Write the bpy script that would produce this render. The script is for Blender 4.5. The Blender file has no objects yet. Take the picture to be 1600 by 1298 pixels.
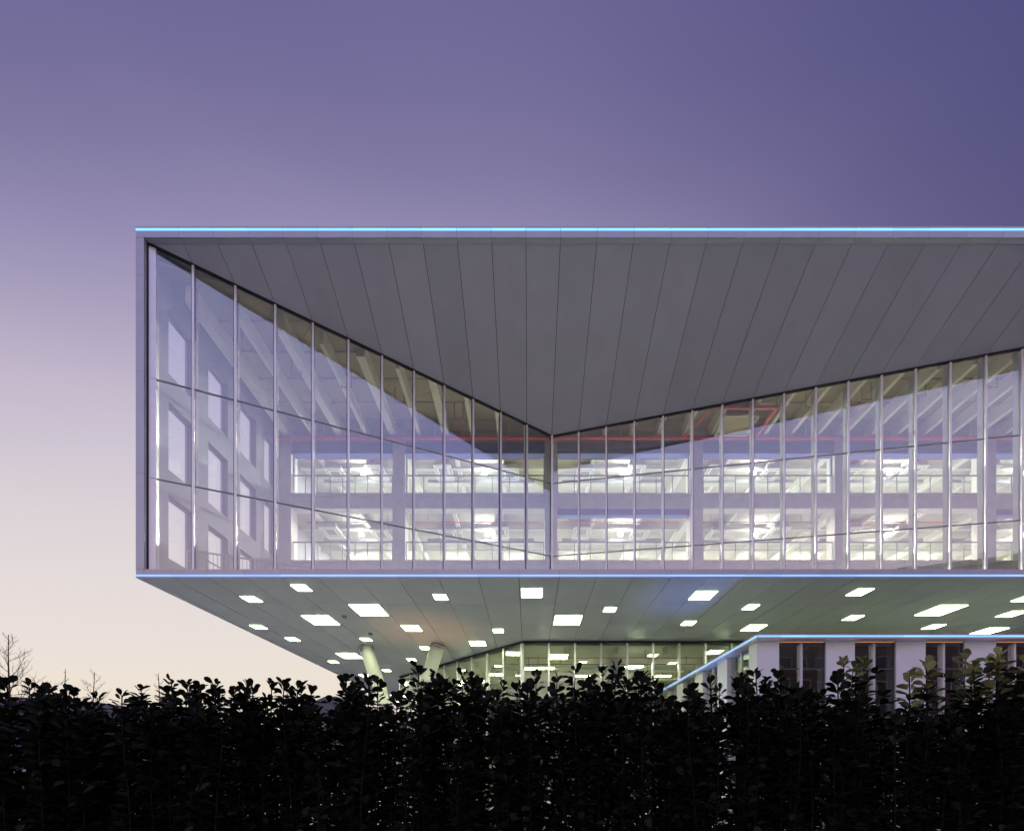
import bpy, math, random
from mathutils import Vector, Matrix

random.seed(7)
scn = bpy.context.scene
R = math.radians
E = 1.6                       # eye height above the ground
F = 640.0                     # focal length in photo pixels
# ------------------------------------------------------------------ camera
cam_d = bpy.data.cameras.new("camera")
cam = bpy.data.objects.new("camera", cam_d)
scn.collection.objects.link(cam)
cam.location = (0, 0, E)
cam.rotation_euler = (R(90), 0, 0)
cam_d.sensor_width = 36
cam_d.lens = 36 * F / 1600
cam_d.shift_x = -26 / 1600
cam_d.shift_y = 548 / 1600
cam_d.clip_end = 6000
cam_d.clip_start = 0.05
scn.camera = cam


# ------------------------------------------------------------------ sky
def lin(c):
    return tuple((v / 12.92 if v <= 0.04045 else ((v + 0.055) / 1.055) ** 2.4) for v in (x / 255 for x in c))


SUN_EL, SUN_AZ = R(1.0), R(-75)     # just at the horizon, far to the left
world = bpy.data.worlds.new("World")
scn.world = world
world.use_nodes = True
wn, wl = world.node_tree.nodes, world.node_tree.links
wn.clear()
tc = wn.new('ShaderNodeTexCoord')
sep = wn.new('ShaderNodeSeparateXYZ')
wl.new(tc.outputs['Generated'], sep.inputs[0])


# height above the horizon; the twilight band is broad, so its lines stay nearly level across the view
x2 = wn.new('ShaderNodeMath'); x2.operation = 'MULTIPLY'
wl.new(sep.outputs['X'], x2.inputs[0]); wl.new(sep.outputs['X'], x2.inputs[1])
x3 = wn.new('ShaderNodeMath'); x3.operation = 'MULTIPLY_ADD'
wl.new(x2.outputs[0], x3.inputs[0]); x3.inputs[1].default_value = -0.93; x3.inputs[2].default_value = 1.0
x4 = wn.new('ShaderNodeMath'); x4.operation = 'SQRT'
wl.new(x3.outputs[0], x4.inputs[0])
elev0 = wn.new('ShaderNodeMath'); elev0.operation = 'DIVIDE'
wl.new(sep.outputs['Z'], elev0.inputs[0]); wl.new(x4.outputs[0], elev0.inputs[1])
skn = wn.new('ShaderNodeTexNoise'); skn.inputs['Scale'].default_value = 1.0; skn.inputs['Detail'].default_value = 4     # faint haze bands
skm = wn.new('ShaderNodeMapping'); skm.inputs['Scale'].default_value = (1.2, 1.2, 7.0)
wl.new(tc.outputs['Generated'], skm.inputs[0]); wl.new(skm.outputs[0], skn.inputs['Vector'])
elev = wn.new('ShaderNodeMath'); elev.operation = 'MULTIPLY_ADD'
skc = wn.new('ShaderNodeMath'); skc.operation = 'SUBTRACT'; skc.inputs[1].default_value = 0.5
wl.new(skn.outputs[0], skc.inputs[0]); wl.new(skc.outputs[0], elev.inputs[0]); elev.inputs[1].default_value = 0.035
wl.new(elev0.outputs[0], elev.inputs[2])


def sky_ramp(stops):
    r = wn.new('ShaderNodeValToRGB')
    r.color_ramp.interpolation = 'B_SPLINE' if False else 'LINEAR'
    el = r.color_ramp.elements
    while len(el) > 1:
        el.remove(el[-1])
    el[0].position = stops[0][0]
    el[0].color = (*lin(stops[0][1]), 1)
    for p, c in stops[1:]:
        e = el.new(p)
        e.color = (*lin(c), 1)
    wl.new(elev.outputs[0], r.inputs[0])
    return r


west = sky_ramp([(0.000, (241, 224, 200)), (0.204, (236, 225, 212)), (0.286, (233, 223, 217)), (0.409, (227, 218, 218)), (0.511, (220, 210, 215)),
                 (0.598, (208, 199, 211)), (0.664, (196, 185, 204)), (0.728, (174, 164, 192)), (0.785, (150, 141, 179)), (0.826, (130, 123, 163)),
                 (0.861, (115, 110, 154)), (0.904, (104, 99, 147)), (1.000, (86, 85, 141))])
east = sky_ramp([(0.0, (176, 156, 172)), (0.30, (158, 141, 168)), (0.50, (130, 119, 156)), (0.66, (103, 95, 138)),
                 (0.76, (87, 83, 127)), (0.82, (79, 77, 125)), (0.88, (71, 71, 124)), (1.0, (68, 69, 124))])
mp = wn.new('ShaderNodeMapRange')
mp.interpolation_type = 'SMOOTHSTEP'
mp.inputs['From Min'].default_value = 0.75
mp.inputs['From Max'].default_value = -0.12
wl.new(sep.outputs['X'], mp.inputs['Value'])
anti = sky_ramp([(0.0, (244, 222, 214)), (0.25, (240, 220, 220)), (0.43, (224, 206, 244)), (0.60, (196, 194, 250)), (0.75, (170, 176, 248)), (0.88, (114, 115, 172)), (1.0, (86, 85, 141))])
my = wn.new('ShaderNodeMapRange')
my.interpolation_type = 'SMOOTHSTEP'
my.inputs['From Min'].default_value = 0.15
my.inputs['From Max'].default_value = -0.40
wl.new(sep.outputs['Y'], my.inputs['Value'])
mx = wn.new('ShaderNodeMix')
mx.data_type = 'RGBA'
wl.new(mp.outputs[0], mx.inputs[0])
wl.new(east.outputs[0], mx.inputs[6])
wl.new(west.outputs[0], mx.inputs[7])
sky = wn.new('ShaderNodeTexSky')
sky.sky_type = 'NISHITA'
sky.sun_disc = False
sky.sun_elevation = SUN_EL
sky.sun_rotation = SUN_AZ
sky.dust_density = 2.0
bg1 = wn.new('ShaderNodeBackground')
mxa = wn.new('ShaderNodeMix')          # the side away from the sunset: the violet anti-twilight arch that the glass mirrors
mxa.data_type = 'RGBA'
wl.new(my.outputs[0], mxa.inputs[0])
wl.new(mx.outputs[2], mxa.inputs[6])
wl.new(anti.outputs[0], mxa.inputs[7])
wl.new(mxa.outputs[2], bg1.inputs[0])
bg1.inputs[1].default_value = 1.0
bg2 = wn.new('ShaderNodeBackground')
wl.new(sky.outputs[0], bg2.inputs[0])
bg2.inputs[1].default_value = 0.004
addw = wn.new('ShaderNodeAddShader')
wl.new(bg1.outputs[0], addw.inputs[0])
wl.new(bg2.outputs[0], addw.inputs[1])
out = wn.new('ShaderNodeOutputWorld')
wl.new(addw.outputs[0], out.inputs[0])

sun_d = bpy.data.lights.new("sun", 'SUN')
sun_d.energy = 0.06
sun_d.angle = R(12)
sun_d.color = (1.0, 0.72, 0.55)
sun = bpy.data.objects.new("sun", sun_d)
scn.collection.objects.link(sun)
_sd = Vector((math.sin(SUN_AZ) * math.cos(SUN_EL), math.cos(SUN_AZ) * math.cos(SUN_EL), math.sin(SUN_EL)))
sun.rotation_euler = _sd.to_track_quat('Z', 'Y').to_euler()

scn.view_settings.view_transform = 'Standard'
scn.view_settings.look = 'None'
scn.view_settings.exposure = 0.0
scn.view_settings.gamma = 1.0
scn.render.engine = 'CYCLES'
cy = scn.cycles
cy.use_denoising = True
cy.max_bounces = 10
cy.diffuse_bounces = 5
cy.glossy_bounces = 5
cy.transparent_max_bounces = 24
cy.sample_clamp_indirect = 6.0
cy.caustics_reflective = False
cy.caustics_refractive = False
cy.use_light_tree = True

LED_STRENGTH = 2.6
SOFFIT_LAMP = 25.0
ROOM_GLOBE = 180.0
ROOM_FILL_TUBE = 1000.0
HALL_TUBE = 95.0


# ------------------------------------------------------------------ materials
MATS = {}


def mat(name, col, rough=0.6, metal=0.0, spec=0.5, noise=0.0, nscale=4.0, bump=0.0, emit=None, estr=0.0, spread=0.0):
    m = bpy.data.materials.new(name)
    m.use_nodes = True
    nt = m.node_tree
    b = nt.nodes['Principled BSDF']
    b.inputs['Base Color'].default_value = (*col, 1)
    b.inputs['Roughness'].default_value = rough
    b.inputs['Metallic'].default_value = metal
    b.inputs['Specular IOR Level'].default_value = spec
    if noise or bump or spread:
        t = nt.nodes.new('ShaderNodeTexCoord')
        n = nt.nodes.new('ShaderNodeTexNoise')
        n.inputs['Scale'].default_value = nscale
        n.inputs['Detail'].default_value = 6
        nt.links.new(t.outputs['Object'], n.inputs['Vector'])
        mr = nt.nodes.new('ShaderNodeMapRange')
        mr.inputs['From Min'].default_value = 0.3
        mr.inputs['From Max'].default_value = 0.7
        mr.inputs['To Min'].default_value = 1 - noise
        mr.inputs['To Max'].default_value = 1 + noise
        nt.links.new(n.outputs[0], mr.inputs['Value'])
        val = mr.outputs[0]
        if spread:                       # each piece a shade of its own
            oi = nt.nodes.new('ShaderNodeObjectInfo')
            m2 = nt.nodes.new('ShaderNodeMapRange')
            m2.inputs['To Min'].default_value = 1 - spread
            m2.inputs['To Max'].default_value = 1 + spread
            nt.links.new(oi.outputs['Random'], m2.inputs['Value'])
            mm = nt.nodes.new('ShaderNodeMath')
            mm.operation = 'MULTIPLY'
            nt.links.new(val, mm.inputs[0])
            nt.links.new(m2.outputs[0], mm.inputs[1])
            val = mm.outputs[0]
        hv = nt.nodes.new('ShaderNodeMix')
        hv.data_type = 'RGBA'
        hv.blend_type = 'MULTIPLY'
        hv.inputs[0].default_value = 1.0
        hv.inputs[6].default_value = (*col, 1)
        nt.links.new(val, hv.inputs[7])
        nt.links.new(hv.outputs[2], b.inputs['Base Color'])
        if bump:
            bp = nt.nodes.new('ShaderNodeBump')
            bp.inputs['Strength'].default_value = bump
            bp.inputs['Distance'].default_value = 0.02
            nt.links.new(n.outputs[0], bp.inputs['Height'])
            nt.links.new(bp.outputs[0], b.inputs['Normal'])
    if emit:
        b.inputs['Emission Color'].default_value = (*emit, 1)
        b.inputs['Emission Strength'].default_value = estr
    MATS[name] = m
    return m


def glass(name, tint, f0, rough=0.0, wave=0.0):
    m = bpy.data.materials.new(name)
    m.use_nodes = True
    nt = m.node_tree
    nt.nodes.clear()
    o = nt.nodes.new('ShaderNodeOutputMaterial')
    mix = nt.nodes.new('ShaderNodeMixShader')
    tr = nt.nodes.new('ShaderNodeBsdfTransparent')
    tr.inputs[0].default_value = (*tint, 1)
    gl = nt.nodes.new('ShaderNodeBsdfGlossy')
    gl.inputs['Color'].default_value = (1, 1, 1, 1)
    gl.inputs['Roughness'].default_value = rough
    lw = nt.nodes.new('ShaderNodeLayerWeight')
    lw.inputs[0].default_value = 0.5
    pw = nt.nodes.new('ShaderNodeMath')
    pw.operation = 'POWER'
    pw.inputs[1].default_value = 4.0
    nt.links.new(lw.outputs['Facing'], pw.inputs[0])
    mr = nt.nodes.new('ShaderNodeMapRange')
    mr.inputs['To Min'].default_value = f0
    mr.inputs['To Max'].default_value = 1.0
    nt.links.new(pw.outputs[0], mr.inputs['Value'])
    nt.links.new(mr.outputs[0], mix.inputs[0])
    nt.links.new(tr.outputs[0], mix.inputs[1])
    nt.links.new(gl.outputs[0], mix.inputs[2])
    nt.links.new(mix.outputs[0], o.inputs[0])
    if wave:
        t = nt.nodes.new('ShaderNodeTexCoord')
        n = nt.nodes.new('ShaderNodeTexNoise')
        n.inputs['Scale'].default_value = 0.8
        n.inputs['Detail'].default_value = 1
        nt.links.new(t.outputs['Object'], n.inputs['Vector'])
        bp = nt.nodes.new('ShaderNodeBump')
        bp.inputs['Strength'].default_value = wave
        bp.inputs['Distance'].default_value = 0.02
        nt.links.new(n.outputs[0], bp.inputs['Height'])
        nt.links.new(bp.outputs[0], gl.inputs['Normal'])
    MATS[name] = m
    return m


def emitter(name, col, s, vary=0.0):
    m = bpy.data.materials.new(name)
    m.use_nodes = True
    nt = m.node_tree
    nt.nodes.clear()
    o = nt.nodes.new('ShaderNodeOutputMaterial')
    e = nt.nodes.new('ShaderNodeEmission')
    e.inputs[0].default_value = (*col, 1)
    e.inputs[1].default_value = s
    if vary:                              # every length of strip a little brighter or dimmer
        oi = nt.nodes.new('ShaderNodeObjectInfo')
        mr = nt.nodes.new('ShaderNodeMapRange')
        mr.inputs['To Min'].default_value = s * (1 - vary)
        mr.inputs['To Max'].default_value = s * (1 + vary)
        nt.links.new(oi.outputs['Random'], mr.inputs['Value'])
        nt.links.new(mr.outputs[0], e.inputs[1])
    nt.links.new(e.outputs[0], o.inputs[0])
    MATS[name] = m
    return m


mat('soffit_metal', (0.69, 0.69, 0.74), 0.42, 0.0, 0.5, 0.04, 1.2, spread=0.05)
mat('fascia_metal', (0.54, 0.54, 0.57), 0.42, 0.5, 0.5, 0.04, 2.0, spread=0.04)
mat('seam', (0.03, 0.03, 0.035), 0.8)
mat('roof_membrane', (0.2, 0.2, 0.2), 0.8, noise=0.1)
mat('mullion_metal', (0.86, 0.83, 0.85), 0.40, 0.6, 0.5, 0.03, 3.0)
mat('mullion_inner', (0.28, 0.28, 0.30), 0.8, 0, 0.1)
mat('gasket', (0.015, 0.015, 0.017), 0.6)
mat('transom_metal', (0.24, 0.24, 0.25), 0.5)
mat('concrete', (0.70, 0.67, 0.66), 0.8, 0, 0.3, 0.10, 1.6, 0.05)
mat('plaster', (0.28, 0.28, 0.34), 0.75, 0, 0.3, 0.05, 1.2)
mat('room_white', (0.66, 0.66, 0.59), 0.7, 0, 0.3, 0.06, 1.0)
mat('room_ceiling', (0.46, 0.45, 0.39), 0.8, 0, 0.2, 0.14, 0.9)
mat('room_beam', (0.80, 0.80, 0.74), 0.7, 0, 0.2, 0.04, 1.0)
mat('room_grey', (0.58, 0.58, 0.55), 0.7, 0, 0.3, 0.08, 1.0)
mat('ceiling_slab', (0.34, 0.30, 0.19), 0.85, 0, 0.2, 0.12, 0.8, 0.05)
mat('beam_cream', (0.84, 0.80, 0.66), 0.7, 0, 0.3, 0.06, 1.5)
mat('blue_steel', (0.06, 0.10, 0.34), 0.55, 0, 0.4, 0.06, 1.0)
mat('red_pipe', (0.48, 0.03, 0.045), 0.4)
mat('dark_pipe', (0.10, 0.05, 0.05), 0.5)
mat('rail_metal', (0.13, 0.16, 0.16), 0.45, 0.3)
mat('rail_light', (0.45, 0.44, 0.46), 0.4, 0.4)
mat('white_paint', (0.80, 0.80, 0.78), 0.5, 0, 0.4, 0.03, 2.0)
mat('grille_grey', (0.25, 0.25, 0.26), 0.6)
mat('duct_metal', (0.55, 0.56, 0.57), 0.35, 0.6, 0.5, 0.1, 3.0)
mat('column_paint', (0.58, 0.57, 0.54), 0.5, 0, 0.4, 0.03, 1.0)
mat('pavilion_white', (0.88, 0.87, 0.84), 0.55, 0, 0.4, 0.035, 1.2, spread=0.02)
mat('dark_panel', (0.03, 0.032, 0.038), 0.4)
mat('window_frame', (0.10, 0.10, 0.11), 0.45)
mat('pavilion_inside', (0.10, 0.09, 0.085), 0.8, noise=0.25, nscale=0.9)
mat('door_beige', (0.62, 0.56, 0.47), 0.6, noise=0.05)
mat('paving', (0.48, 0.47, 0.44), 0.7, 0, 0.4, 0.12, 0.7, 0.1)
mat('soil', (0.06, 0.045, 0.035), 0.95, 0, 0.1, 0.3, 3.0, 0.5)
mat('hill', (0.16, 0.14, 0.16), 0.95, 0, 0.1, 0.2, 0.02)
mat('house_wall', (0.30, 0.27, 0.26), 0.8, noise=0.1)
mat('house_roof', (0.15, 0.17, 0.14), 0.7, noise=0.12)
mat('brick', (0.15, 0.11, 0.10), 0.85, 0, 0.2, 0.25, 3.0)
mat('block_trim', (0.55, 0.53, 0.50), 0.7)
mat('bark', (0.014, 0.011, 0.009), 0.9, 0, 0.2, 0.25, 12.0, 0.4)
mat('bare_bark', (0.15, 0.08, 0.065), 0.9, 0, 0.2, 0.2, 6.0)
glass('curtain_glass', (0.99, 1.0, 0.99), 0.18)
glass('clear_glass', (0.98, 0.995, 0.99), 0.03)
glass('hall_glass', (0.88, 0.93, 0.88), 0.10)
glass('pavilion_glass', (0.6, 0.62, 0.64), 0.20, 0.0, 0.35)
emitter('led_cyan', (0.15, 0.42, 1.0), LED_STRENGTH, 0.12)
emitter('led_blue', (0.22, 0.42, 1.0), LED_STRENGTH * 0.7, 0.12)
emitter('soffit_lamp', (0.84, 1.0, 0.60), SOFFIT_LAMP, 0.15)
emitter('room_globe', (1.0, 1.0, 0.88), ROOM_GLOBE)
emitter('room_fill_tube', (0.98, 1.0, 0.80), ROOM_FILL_TUBE)
emitter('low_fill_tube', (0.98, 1.0, 0.80), 430.0)
emitter('hall_tube', (0.97, 1.0, 0.70), HALL_TUBE)
emitter('warm_strip', (1.0, 0.40, 0.14), 0.55)
emitter('uplight_orange', (1.0, 0.36, 0.08), 8.0)
emitter('uplight_blue', (0.12, 0.22, 1.0), 8.0)


def leaf_mat(name, c, spread):
    m = bpy.data.materials.new(name)
    m.use_nodes = True
    nt = m.node_tree
    b = nt.nodes['Principled BSDF']
    b.inputs['Roughness'].default_value = 0.55
    b.inputs['Specular IOR Level'].default_value = 0.12
    g = nt.nodes.new('ShaderNodeNewGeometry')
    oi = nt.nodes.new('ShaderNodeObjectInfo')
    ad = nt.nodes.new('ShaderNodeMath')
    ad.operation = 'ADD'
    nt.links.new(g.outputs['Random Per Island'], ad.inputs[0])
    nt.links.new(oi.outputs['Random'], ad.inputs[1])
    fr = nt.nodes.new('ShaderNodeMath')
    fr.operation = 'FRACT'
    nt.links.new(ad.outputs[0], fr.inputs[0])
    r = nt.nodes.new('ShaderNodeValToRGB')
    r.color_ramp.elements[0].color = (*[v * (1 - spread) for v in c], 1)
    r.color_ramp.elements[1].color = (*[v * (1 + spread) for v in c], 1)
    nt.links.new(fr.outputs[0], r.inputs[0])
    nt.links.new(r.outputs[0], b.inputs['Base Color'])
    MATS[name] = m


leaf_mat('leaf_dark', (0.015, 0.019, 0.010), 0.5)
leaf_mat('leaf_young_lit', (0.26, 0.26, 0.10), 0.6)  # young leaves, paler still: light on the tips is put into the colour

# ------------------------------------------------------------------ helpers
COL = scn.collection


class MB:
    def __init__(s):
        s.v, s.f = [], []

    def box(s, x0, x1, y0, y1, z0, z1):
        n = len(s.v)
        s.v += [(x0, y0, z0), (x1, y0, z0), (x1, y1, z0), (x0, y1, z0), (x0, y0, z1), (x1, y0, z1), (x1, y1, z1), (x0, y1, z1)]
        s.f += [(n, n + 3, n + 2, n + 1), (n + 4, n + 5, n + 6, n + 7), (n, n + 1, n + 5, n + 4), (n + 1, n + 2, n + 6, n + 5),
                (n + 2, n + 3, n + 7, n + 6), (n + 3, n, n + 4, n + 7)]
        return s

    def prism(s, bottom, top):
        """two loops of the same length, bottom counter-clockwise seen from the top side"""
        n, k = len(s.v), len(bottom)
        s.v += [tuple(p) for p in bottom] + [tuple(p) for p in top]
        s.f.append(tuple(range(n + k - 1, n - 1, -1)))
        s.f.append(tuple(range(n + k, n + 2 * k)))
        for i in range(k):
            j = (i + 1) % k
            s.f.append((n + i, n + j, n + k + j, n + k + i))
        return s

    def tube(s, a, b, ra, rb=None, k=8, cap=True):
        rb = ra if rb is None else rb
        a, b = Vector(a), Vector(b)
        ax = (b - a).normalized()
        u = ax.orthogonal().normalized()
        w = ax.cross(u)
        n = len(s.v)
        for c, r in ((a, ra), (b, rb)):
            for i in range(k):
                t = 2 * math.pi * i / k
                s.v.append(tuple(c + u * (r * math.cos(t)) + w * (r * math.sin(t))))
        for i in range(k):
            j = (i + 1) % k
            s.f.append((n + i, n + j, n + k + j, n + k + i))
        if cap:
            s.f.append(tuple(range(n + k - 1, n - 1, -1)))
            s.f.append(tuple(range(n + k, n + 2 * k)))
        return s

    def sphere(s, c, r, nu=12, nv=8, sz=1.0):
        n = len(s.v)
        c = Vector(c)
        for j in range(nv + 1):
            ph = math.pi * j / nv
            for i in range(nu):
                t = 2 * math.pi * i / nu
                s.v.append((c.x + r * math.sin(ph) * math.cos(t), c.y + r * math.sin(ph) * math.sin(t), c.z + sz * r * math.cos(ph)))
        for j in range(nv):
            for i in range(nu):
                i2 = (i + 1) % nu
                s.f.append((n + j * nu + i, n + (j + 1) * nu + i, n + (j + 1) * nu + i2, n + j * nu + i2))
        return s

    def mesh(s, name, m):
        me = bpy.data.meshes.new(name)
        me.from_pydata(s.v, [], s.f)
        me.update()
        me.materials.append(MATS[m])
        return me

    def build(s, name, m, parent=None, smooth=False, loc=None):
        me = s.mesh(name, m)
        if smooth:
            me.shade_smooth()
        return link(name, me, parent, loc)


def link(name, me, parent=None, loc=None):
    o = bpy.data.objects.new(name, me)
    COL.objects.link(o)
    if loc is not None:
        o.location = loc
    if parent is not None:
        o.parent = parent
        # children are written in world coordinates unless loc was given in the parent's own space
        if loc is None:
            o.matrix_parent_inverse = Matrix.Translation(-Vector(parent_world(parent)))
    return o


def parent_world(p):
    w = Vector((0, 0, 0))
    while p is not None:
        if not p.get('_worldspace'):
            w += p.location
        p = None if p.get('_worldspace') is None else None
    return w


def empty(name, loc=(0, 0, 0), parent=None):
    o = bpy.data.objects.new(name, None)
    COL.objects.link(o)
    o.location = loc
    o.empty_display_size = 0.3
    if parent is not None:
        o.parent = parent
    return o


def tag(o, label=None, cat=None, group=None, kind=None):
    if label:
        o['label'] = label
    if cat:
        o['category'] = cat
    if group:
        o['group'] = group
    if kind:
        o['kind'] = kind
    return o


def W(x, y, d):
    """photo pixel at depth d -> place in the world (used to take measurements from the photograph)"""
    return Vector(((x - 826) / F * d, d, E + (1197 - y) / F * d))


# ------------------------------------------------------------------ the ground and what lies far off
g = MB().box(-900, 900, -300, 1500, -0.5, 0).build('ground', 'paving')
tag(g, kind='structure')
bed = MB().box(-9, 9, 2.1, 4.1, 0.004, 0.10).build('planting_bed', 'soil')
tag(bed, kind='structure')

hm = MB()
ridge = [(-520, 0), (-460, 42), (-425, 54), (-392, 56), (-372, 55), (-340, 52), (-300, 47), (-268, 42), (-225, 34), (-180, 24), (-120, 10), (-60, 0)]
for i, (x, h) in enumerate(ridge):
    for (dy, k) in ((-90, 0.0), (-55, 0.55), (-20, 0.9), (0, 1.0), (60, 0.7), (140, 0.0)):
        hm.v.append((x + random.uniform(-4, 4), 320 + dy, max(-0.3, h * k + (random.uniform(-1, 1) if 0 < k < 1 else 0) - 0.3)))
for i in range(len(ridge) - 1):
    for j in range(5):
        a = i * 6 + j
        hm.f.append((a, a + 6, a + 7, a + 1))
tag(hm.build('distant_hill', 'hill', smooth=True), kind='structure')

# hip-roofed house between the hedge and the overhang
hs = empty('hip_roofed_house', (-22.6, 47, 0))
MB().box(-26.2, -19.0, 45, 52, 0, 7.2).build('wall', 'house_wall', hs)
rf = MB()
rf.v = [(-26.8, 44.4, 7.2), (-18.4, 44.4, 7.2), (-18.4, 52.6, 7.2), (-26.8, 52.6, 7.2), (-23.6, 47.6, 9.75), (-22.3, 47.6, 9.75), (-22.3, 49, 9.75), (-23.6, 49, 9.75)]
rf.f = [(0, 3, 2, 1), (0, 1, 5, 4), (1, 2, 6, 5), (2, 3, 7, 6), (3, 0, 4, 7), (4, 5, 6, 7)]
rf.build('roof', 'house_roof', hs)
for x in (-25, -22.6, -20.2):
    w_ = MB().box(x - 0.5, x + 0.5, 44.93, 45.0, 3.6, 5.4).build('window', 'window_frame', hs)
tag(hs, 'low grey-green hip-roofed house seen under the overhang, behind the hedge', 'house')


def bare_tree(name, label, base, h, seed, lean=0.0, grp=None, spread=0.75):
    rnd = random.Random(seed)
    root = empty(name, base)
    tr, br = MB(), MB()
    base = Vector(base)
    pts = [base + Vector((lean * t * h + 0.05 * math.sin(t * 9 + seed), 0, t * h)) for t in [i / 8 for i in range(9)]]
    r0 = h * 0.011
    for i in range(8):
        tr.tube(pts[i], pts[i + 1], r0 * (1 - i / 8 * 0.85), r0 * (1 - (i + 1) / 8 * 0.85), 6, i == 0)

    def grow(p, d, L, r, lev):
        n = 4
        for k in range(n):
            d = (d + Vector((rnd.uniform(-.18, .18), rnd.uniform(-.18, .18), 0.06 + rnd.uniform(-.08, .12)))).normalized()
            q = p + d * (L / n)
            br.tube(p, q, r * (1 - k / n * .6), r * (1 - (k + 1) / n * .6), 4, False)
            if lev < 3:
                for _ in range(2 if lev < 2 else 1):
                    s = Vector((rnd.uniform(-1, 1), rnd.uniform(-1, 1), rnd.uniform(-.1, .9))).normalized()
                    grow(q, (d * 0.7 + s * 0.8).normalized(), L * rnd.uniform(.28, .48), r * .5, lev + 1)
            p = q
    for i in range(16):
        t = 0.45 + 0.55 * i / 16
        p = base + Vector((lean * t * h + 0.05 * math.sin(t * 9 + seed), 0, t * h))
        a = i * 2.4 + rnd.uniform(-.4, .4)
        d = Vector((math.cos(a), math.sin(a), 0.30 + t * .45)).normalized()
        grow(p, d, h * spread * (1.12 - t) * rnd.uniform(.45, .95) * .72, r0 * .34 * (1.25 - t), 1)
    tr.build('trunk', 'bare_bark', root)
    br.build('crown', 'bare_bark', root)
    return tag(root, label, 'tree', grp)


bare_tree('bare_tree', 'taller bare winter tree at the left edge above the hedge', (-(826 - 14) / F * 26, 26, 0), E + 206 / F * 26, 3, grp='bare trees beyond the hedge')
bare_tree('bare_tree', 'shorter bare tree whose twigs just clear the hedge, right of the taller one', (-(826 - 146) / F * 30, 30, 0), E + 148 / F * 30, 11, 0.004, 'bare trees beyond the hedge', 0.5)
bare_tree('bare_sapling', 'thin bare sapling between the two bare trees', (-(826 - 101) / F * 24, 24, 0), E + 152 / F * 24, 5, 0.0, 'bare trees beyond the hedge', 0.2)
bare_tree('bare_sapling', 'thin bare sapling just left of the overhanging corner', (-(826 - 250) / F * 24, 24, 0), E + 146 / F * 24, 8, -0.008, 'bare trees beyond the hedge', 0.3)

# ------------------------------------------------------------------ the raised glass box: main measurements
D0 = 14.0                       # front plane of both fascias
XL, XR = -13.43, 37.0
DB = 42.0                       # rear of the box
DG = 14.19                      # where the folded glass starts
CX, CD = 1.097, 19.5            # the inner fold
SL = 0.1503
XRG = CX + (CD - DG) / SL
ZT1, ZT0 = E + 18.42, E + 18.07  # top fascia
ZB1, ZB0 = E + 6.74, E + 6.45    # bottom fascia
SLOPE = 0.448


def glass_d(x):
    if x <= CX:
        return DG + (x + 13.15) * (CD - DG) / (CX + 13.15)
    return CD - (x - CX) * SL


def soffit_z(d):
    return ZT0 - SLOPE * (d - DG)


bld = empty('glass_fronted_building', (0, 28, 0))
tag(bld, 'cantilevered office building with folded glass front and blue-lit edges', 'building')


def part(name, parent=bld):
    o = empty(name, (0, 0, 0))
    o.parent = parent
    if parent is bld:
        o.location = -bld.location
    return o


def sub(mb, name, m, parent, smooth=False):
    """mesh written in world coordinates, child of a part that sits at the world origin"""
    me = mb.mesh(name, m)
    if smooth:
        me.shade_smooth()
    o = bpy.data.objects.new(name, me)
    COL.objects.link(o)
    o.parent = parent
    return o


def inst(me, name, parent, loc, rz=0.0):
    o = bpy.data.objects.new(name, me)
    COL.objects.link(o)
    o.parent = parent
    o.location = loc
    o.rotation_euler = (0, 0, rz)
    return o


LX = [-13.15 + i * (CX + 13.15) / 12 for i in range(13)]
RX = [CX + i * (XRG - CX) / 28 for i in range(29)]
MX = LX + RX[1:]

# --- roof: slab, front backing, sloping soffit panels
roof = part('roof')
rb = MB()
rb.box(XL, XR, D0 + 0.06, DB, E + 18.12, ZT1 - 0.03)                       # slab
sub(rb, 'roof_slab', 'roof_membrane', roof)
back = MB()                                                               # dark backing above the panels
for i in range(len(MX) - 1):
    a, b = MX[i], MX[i + 1]
    da, db = glass_d(a), glass_d(b)
    pts = [(a, DG), (b, DG), (b, db), (a, da)]
    if da - DG < 1e-4:
        pts = [(a, DG + .0), (b, DG), (b, db)]
    if db - DG < 1e-4:
        pts = [(a, DG), (b, DG), (a, da)]
    back.prism([(x, d, soffit_z(d) + 0.045) for x, d in pts], [(x, d, soffit_z(d) + 0.075) for x, d in pts])
sub(back, 'soffit_backing', 'seam', roof)
GAP = 0.010
for i in range(len(MX) - 1):
    a, b = MX[i] + GAP, MX[i + 1] - GAP
    da, db = max(glass_d(a) - 0.03, DG + .004), max(glass_d(b) - 0.03, DG + .004)
    pts = [(a, DG + .003), (b, DG + .003), (b, db), (a, da)]
    q = MB().prism([(x, d, soffit_z(d)) for x, d in pts], [(x, d, soffit_z(d) + 0.03) for x, d in pts])
    sub(q, 'soffit_panel', 'soffit_metal', roof)
# flat lip behind the top fascia
lip_me = {}
for i in range(len(MX) - 1):
    w = round(MX[i + 1] - MX[i], 4)
    if w not in lip_me:
        lip_me[w] = MB().box(0.006, w - 0.006, D0 + 0.035, DG - 0.008, ZT0 + 0.0, ZT0 + 0.04).mesh('lip_panel', 'soffit_metal')
    inst(lip_me[w], 'lip_panel', roof, (MX[i], 0, 0))

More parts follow.
